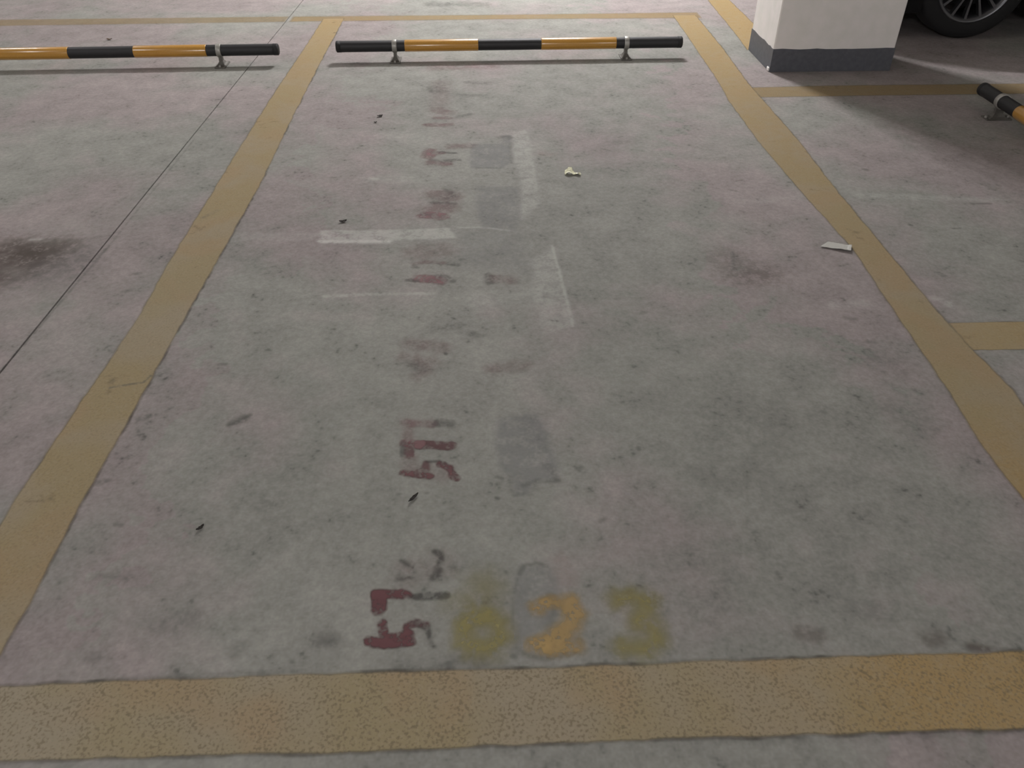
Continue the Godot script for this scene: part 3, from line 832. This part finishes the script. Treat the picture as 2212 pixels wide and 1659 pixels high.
# ---------------------------------------------------------------- the scene
func _ready() -> void:
	# camera: hand-held at 1.43 m, looking down into the bay
	var cam := Camera3D.new()
	cam.name = "camera"
	cam.transform = Transform3D(Basis(Vector3(0.999541, -0.002206, 0.030206), Vector3(0.020269, 0.789790, -0.613042), Vector3(-0.022504, 0.613373, 0.789472)).orthonormalized(), Vector3(0, 1.43, 0))
	cam.fov = rad_to_deg(2.0 * atan(829.5 / 1725.0))
	cam.near = 0.05
	cam.far = 100.0
	add_child(cam)
	cam.current = true

	var env := Environment.new()
	env.background_mode = Environment.BG_COLOR
	env.background_color = Color.BLACK
	env.tonemap_mode = Environment.TONE_MAPPER_LINEAR
	env.tonemap_exposure = 1.0
	env.sdfgi_enabled = true
	env.ssao_enabled = true
	env.ssil_enabled = true
	var we := WorldEnvironment.new()
	we.name = "garage_air"
	we.environment = env
	add_child(we)

	var lamp := Color(1.0, 0.99, 1.0)
	tube_light("tube light above the far end of the bay", Vector3(0.52, 3.25, -7.85), 0.0, 16.6, lamp, 0.7)
	tube_light("tube light far to the left beyond the bays", Vector3(-5.0, 3.20, -7.4), 0.0, 3.0, lamp)
	tube_light("tube light hanging level with the bay, out to the left", Vector3(-4.6, 3.20, -2.2), PI / 2, 2.0, lamp)
	tube_light("tube light hanging behind the camera on the left", Vector3(-2.0, 3.20, 4.4), 0.0, 9.0, lamp)
	tube_light("tube light hanging behind the camera on the right", Vector3(4.6, 3.20, 5.0), 0.0, 5.2, lamp)

	for k in [[n_edge, 22.0, 3, 1], [n_wear, 16.0, 4, 2], [n_fine, 70.0, 3, 3], [n_big, 1.1, 3, 4]]:
		var f: FastNoiseLite = k[0]
		f.frequency = k[1]
		f.fractal_octaves = k[2]
		f.seed = k[3]

	# ---- floor: two cast slabs with an open joint between them, more slabs beyond the frame
	var floor_node := Node3D.new()
	floor_node.name = "floor"
	add_child(floor_node)
	floor_node.set_meta("kind", "structure")
	var cv := Canvas.new(FX0, FZ0, FW, FD, FW / 2048.0)
	concrete(cv)
	stamp_list(cv, FLOOR_MARKS)
	var m_floor := plain(Color.WHITE, 0.82)
	m_floor.metallic_specular = 0.3
	m_floor.albedo_texture = ImageTexture.create_from_image(cv.image())
	var cu := Canvas.new(20.0, 20.0, FW, FW, FW / 700.0)
	concrete(cu)
	var m_outer := plain(Color.WHITE, 0.82)
	m_outer.metallic_specular = 0.3
	m_outer.albedo_texture = ImageTexture.create_from_image(cu.image())
	var uvs := Vector2(1.0 / FW, 1.0 / FD)
	var uvo := Vector2(1.0 / FW, 1.0 / FW)
	var ja := Vector2(-1.399, FZ0)
	var jb := Vector2(-1.495, FZ0 + FD)
	var gap := Vector2(0.0032, 0)
	var fx1 := FX0 + FW
	var fz1 := FZ0 + FD
	part("concrete_slab", slab([Vector2(FX0, FZ0), ja - gap, jb - gap, Vector2(FX0, fz1)], -0.12, 0.0, uvs), m_floor, floor_node)
	part("concrete_slab", slab([ja + gap, Vector2(fx1, FZ0), Vector2(fx1, fz1), jb + gap], -0.12, 0.0, uvs), m_floor, floor_node)
	part("concrete_slab", slab([Vector2(-10, -12), Vector2(10, -12), Vector2(10, FZ0), Vector2(-10, FZ0)], -0.12, 0.0, uvo), m_outer, floor_node)
	part("concrete_slab", slab([Vector2(-10, fz1), Vector2(10, fz1), Vector2(10, 9), Vector2(-10, 9)], -0.12, 0.0, uvo), m_outer, floor_node)
	part("concrete_slab", slab([Vector2(-10, FZ0), Vector2(FX0, FZ0), Vector2(FX0, fz1), Vector2(-10, fz1)], -0.12, 0.0, uvo), m_outer, floor_node)
	part("concrete_slab", slab([Vector2(fx1, FZ0), Vector2(10, FZ0), Vector2(10, fz1), Vector2(fx1, fz1)], -0.12, 0.0, uvo), m_outer, floor_node)
	part("sub_base", slab([Vector2(-10, -12), Vector2(10, -12), Vector2(10, 9), Vector2(-10, 9)], -0.30, -0.12, uvo), plain(Color8(70, 66, 62), 0.95), floor_node)

	# ---- yellow bay lines
	var c1 := Canvas.new(-1.23, -6.14, 0.27, 5.36, 0.00265)
	stamp_band(c1, true, [-5.790, -1.162, -4.374, -1.179, -3.726, -1.179, -3.278, -1.176, -2.640, -1.175, -2.399, -1.166, -2.187, -1.161, -1.898, -1.171, -1.609, -1.180, -1.397, -1.185], [-5.956, -1.015, -5.013, -1.013, -4.010, -1.004, -3.271, -0.991, -2.738, -0.998, -2.258, -1.007, -1.892, -1.010, -1.586, -1.013, -1.379, -1.020, -1.152, -1.011, -0.991, -1.016], -6.12, -0.80, 0.006, 0.9, 0.25, 0.12, 0.55, [-6.0, 0.75, -5.0, 0.5, -3.0, 0.3, -2.3, 0.1, -1.9, 0.25, -0.9, 0.25])
	stamp_list(c1, LINE_MARKS)
	film("painted_line", c1, 0.0006, floor_node, "yellow bay line running along the left of the bay")
	var c2 := Canvas.new(1.24, -6.14, 0.34, 5.36, 0.00265)
	stamp_band(c2, true, [-5.964, 1.337, -4.649, 1.311, -4.246, 1.288, -3.638, 1.288, -3.129, 1.312, -2.614, 1.346, -2.225, 1.326, -1.761, 1.308, -1.623, 1.294, -1.511, 1.289, -1.354, 1.293], [-6.022, 1.500, -5.295, 1.497, -4.567, 1.471, -3.719, 1.484, -3.147, 1.468, -2.465, 1.468, -2.134, 1.468, -1.918, 1.481, -1.763, 1.497, -1.707, 1.488], -6.12, -0.80, 0.006, 0.9, 0.2, 0.12, 0.3, [-6.0, 0.8, -5.0, 0.75, -4.2, 0.6, -3.0, 0.4, -2.0, 0.2, -1.75, 0.25, -1.55, 0.5, -1.35, 0.9, -0.9, 1.0])
	film("painted_line", c2, 0.0006, floor_node, "yellow bay line running along the right of the bay")
	var c3 := Canvas.new(-1.48, -0.96, 3.9, 0.26, 0.00195)
	stamp_band(c3, false, [-1.45, -0.900, -0.983, -0.905, -0.45, -0.912, 0.019, -0.912, 0.6, -0.917, 1.067, -0.918, 2.4, -0.92], [-1.45, -0.757, -0.911, -0.753, -0.2, -0.751, 0.3, -0.758, 0.979, -0.756, 2.4, -0.756], -1.44, 2.38, 0.005, 0.95, 0.62, 0.5, 0.4, [-1.0, 0.0, 0.35, 0.1, 0.62, 0.35, 0.80, 0.9, 1.4, 1.0])
	film("painted_line", c3, 0.0008, floor_node, "yellow line across the near end of the bay")
	var c4 := Canvas.new(-1.40, -6.26, 3.0, 0.30, 0.003)
	stamp_band(c4, false, [-1.4, -6.19, 0.16, -6.185, 1.6, -6.20], [-1.4, -6.045, 0.16, -6.055, 1.6, -6.035], -1.39, 1.53, 0.022, 0.6, 0.2, 0.0, 0.1, [0.0, 0.9])
	film("painted_line", c4, 0.0004, floor_node, "faded yellow line across the far end behind the wheel stop")
	var c5 := Canvas.new(-4.1, -6.26, 2.69, 0.30, 0.003)
	stamp_band(c5, false, [-4.1, -6.18, -1.4, -6.19], [-4.1, -6.00, -1.4, -6.045], -4.09, -1.418, 0.02, 0.5, 0.2, 0.0, 0.1, [0.0, 0.7])
	film("painted_line", c5, 0.0004, floor_node, "faded yellow line at the far end of the bay on the left")
	var c6 := Canvas.new(1.60, -7.18, 0.34, 1.96, 0.003)
	stamp_band(c6, true, [-7.2, 1.70, -6.58, 1.694, -6.12, 1.678, -5.67, 1.665, -5.2, 1.640], [-7.2, 1.86, -5.2, 1.85], -7.17, -5.225, 0.006, 0.93, 0.25, 0.1, 0.1, [0.0, 0.9])
	film("painted_line", c6, 0.0006, floor_node, "short yellow line behind the pillar")
	var c7 := Canvas.new(1.42, -4.60, 2.76, 0.34, 0.003)
	stamp_band(c7, false, [1.4, -4.49, 1.9, -4.51, 4.2, -4.50], [1.4, -4.325, 1.9, -4.33, 4.2, -4.335], 1.46, 4.17, 0.012, 0.7, 0.25, 0.05, 0.1, [0.0, 0.7])
	film("painted_line", c7, 0.0004, floor_node, "yellow line in the shadow in front of the pillar")
	var c8 := Canvas.new(1.42, -2.15, 2.76, 0.23, 0.0025)
	stamp_band(c8, false, [1.4, -2.115, 4.2, -2.11], [1.4, -1.962, 4.2, -1.955], 1.462, 4.17, 0.004, 0.95, 0.2, 0.3, 0.3, [0.0, 0.4])
	film("painted_line", c8, 0.0004, floor_node, "short yellow line leaving the right edge of the photo")

	# ---- figures painted on the floor
	for d in NUMBERS:
		var b := bounds(d[1])
		var c := Canvas.new(b.position.x, b.position.y, b.size.x, b.size.y, 0.0022)
		stamp_list(c, d[1])
		film("painted_number", c, 0.0010, floor_node, d[0])
	for d in DIGITS:
		var b := bounds(d[1])
		var c := Canvas.new(b.position.x, b.position.y, b.size.x, b.size.y, 0.0018)
		stamp_list(c, d[1])
		film("painted_digit", c, 0.0012, floor_node, d[0])

	# ---- ceiling and walls, outside the frame
	var m_wall := mottled(Color8(188, 186, 180), Color8(206, 203, 197), 0.01, 0.85, 0.4)
	for s in [["ceiling", Vector3(0, 3.8, -1.5), Vector3(20.4, 0.2, 21.4)], ["wall_back", Vector3(0, 1.9, -12.1), Vector3(20.4, 3.8, 0.2)], ["wall_front", Vector3(0, 1.9, 9.1), Vector3(20.4, 3.8, 0.2)], ["wall_left", Vector3(-10.1, 1.9, -1.5), Vector3(0.2, 3.8, 21.0)], ["wall_right", Vector3(10.1, 1.9, -1.5), Vector3(0.2, 3.8, 21.0)]]:
		var w := part(s[0], bevel_box(s[2], 0.002), m_wall, self)
		w.position = s[1]
		w.set_meta("kind", "structure")

	# ---- things
	m_black = plain(Color8(34, 34, 36), 0.55)
	m_cap = plain(Color8(30, 30, 31), 0.7)
	m_reflect = mottled(Color8(184, 132, 46), Color8(196, 146, 58), 0.05, 0.28, 3.0)
	m_reflect.clearcoat_enabled = true
	m_reflect.clearcoat_roughness = 0.2
	m_steel = mottled(Color8(146, 144, 138), Color8(186, 184, 178), 0.05, 0.42, 8.0)
	m_steel.metallic = 0.45
	m_iron = mottled(Color8(84, 82, 78), Color8(118, 114, 106), 0.05, 0.5, 8.0)
	m_iron.metallic = 0.3
	wheel_stop("black and yellow wheel stop tube in the middle, seen whole", Vector3(0.140, 0, -5.088), 0.010, [[-0.637, -0.194], [0.188, 0.644]], [-0.699, 0.708], 1.050)
	wheel_stop("black and yellow wheel stop tube cut off by the left edge", Vector3(-2.295, 0, -5.010), 0.022, [[-0.590, -0.174], [0.205, 0.628]], [-0.69, 0.700], 1.050)
	wheel_stop("black and yellow wheel stop tube set crosswise at the right edge", Vector3(2.580, 0, -3.11), PI / 2, [[-0.62, -0.20], [0.235, 0.690]], [-0.80, 0.850], 1.050)
	pillar()
	car()

	# ---- litter
	var foil := mottled(Color8(244, 242, 196), Color8(255, 255, 238), 0.06, 0.35, 14.0)
	var wr := FastNoiseLite.new()
	wr.seed = 5
	wr.frequency = 2.2
	var wlift := func(u: float, w: float) -> Vector3:
		var hump := 0.020 * exp(-pow((u - 0.28) / 0.20, 2.0)) * (0.55 + 0.45 * (1.0 - w))
		var tail := 0.010 * exp(-pow((u - 0.80) / 0.14, 2.0)) * w
		return Vector3(0.008 * wr.get_noise_2d(w * 4.0, u * 3.0), 0.003 + maxf(0.0, hump + tail + 0.006 * wr.get_noise_2d(u * 3.0, w * 3.0)), (w - 0.5) * 0.036 * (-0.55 * smoothstep(0.45, 0.7, u)) + 0.010 * smoothstep(0.4, 0.8, u))
	var wrapper := part("candy_wrapper", crumple(Vector2(0.070, 0.042), 14, 8, wlift, 0.0010), foil, self, "crumpled pale yellow wrapper lying near the middle of the bay")
	wrapper.position = Vector3(0.366, 0, -3.345)
	wrapper.rotation.y = -0.12
	wrapper.set_meta("category", "litter")
	var slip := mottled(Color8(168, 168, 160), Color8(196, 194, 188), 0.05, 0.6, 10.0)
	var plift := func(u: float, w: float) -> Vector3:
		var rim := maxf(smoothstep(0.80, 1.0, u), smoothstep(0.75, 1.0, w) * smoothstep(0.3, 0.7, u)) * 0.004
		return Vector3((0.5 - w) * 0.024 * (1.0 - u), 0.0024 + rim + 0.0025 * (0.5 + 0.5 * wr.get_noise_2d(u * 4.0, w * 3.0 + 5.0)), 0)
	var paper := part("paper_slip", crumple(Vector2(0.096, 0.050), 14, 7, plift, 0.0009), slip, self, "small whitish paper slip lying beside the right yellow line")
	paper.position = Vector3(1.293, 0.0008, -2.633)
	paper.rotation.y = -0.42
	paper.set_meta("category", "litter")
	var dark := plain(Color8(44, 40, 36), 0.9)
	var bits := "dark scraps scattered on the bay floor"
	scrap("dry_scrap", "dark scrap nearest the sideways red numbers, below the bolder faded 57", "litter", Vector3(-0.204, 0, -1.388), 0.95, Vector2(0.036, 0.009), 0.006, 1, dark, bits)
	scrap("dry_scrap", "small dark scrap left of the red numbers, nearest the left bay line", "litter", Vector3(-0.702, 0, -1.306), 0.9, Vector2(0.022, 0.009), 0.006, 2, dark, bits)
	scrap("dry_scrap", "dark scrap above the left end of the long white stripe", "litter", Vector3(-0.583, 0, -2.905), 0.2, Vector2(0.030, 0.020), 0.008, 3, dark, bits)
	scrap("dry_scrap", "larger of two dark crumbs below the middle wheel stop", "litter", Vector3(-0.557, 0, -4.10), 0.5, Vector2(0.030, 0.022), 0.008, 4, dark, bits)
	scrap("dry_scrap", "smaller of two dark crumbs below the middle wheel stop", "litter", Vector3(-0.571, 0, -4.01), 0.2, Vector2(0.016, 0.014), 0.006, 5, dark, bits)
	scrap("dry_scrap", "brown crumb beyond the wheel stop at the left edge", "litter", Vector3(-2.484, 0, -5.62), 0.1, Vector2(0.034, 0.024), 0.010, 6, plain(Color8(84, 66, 50), 0.9), bits)
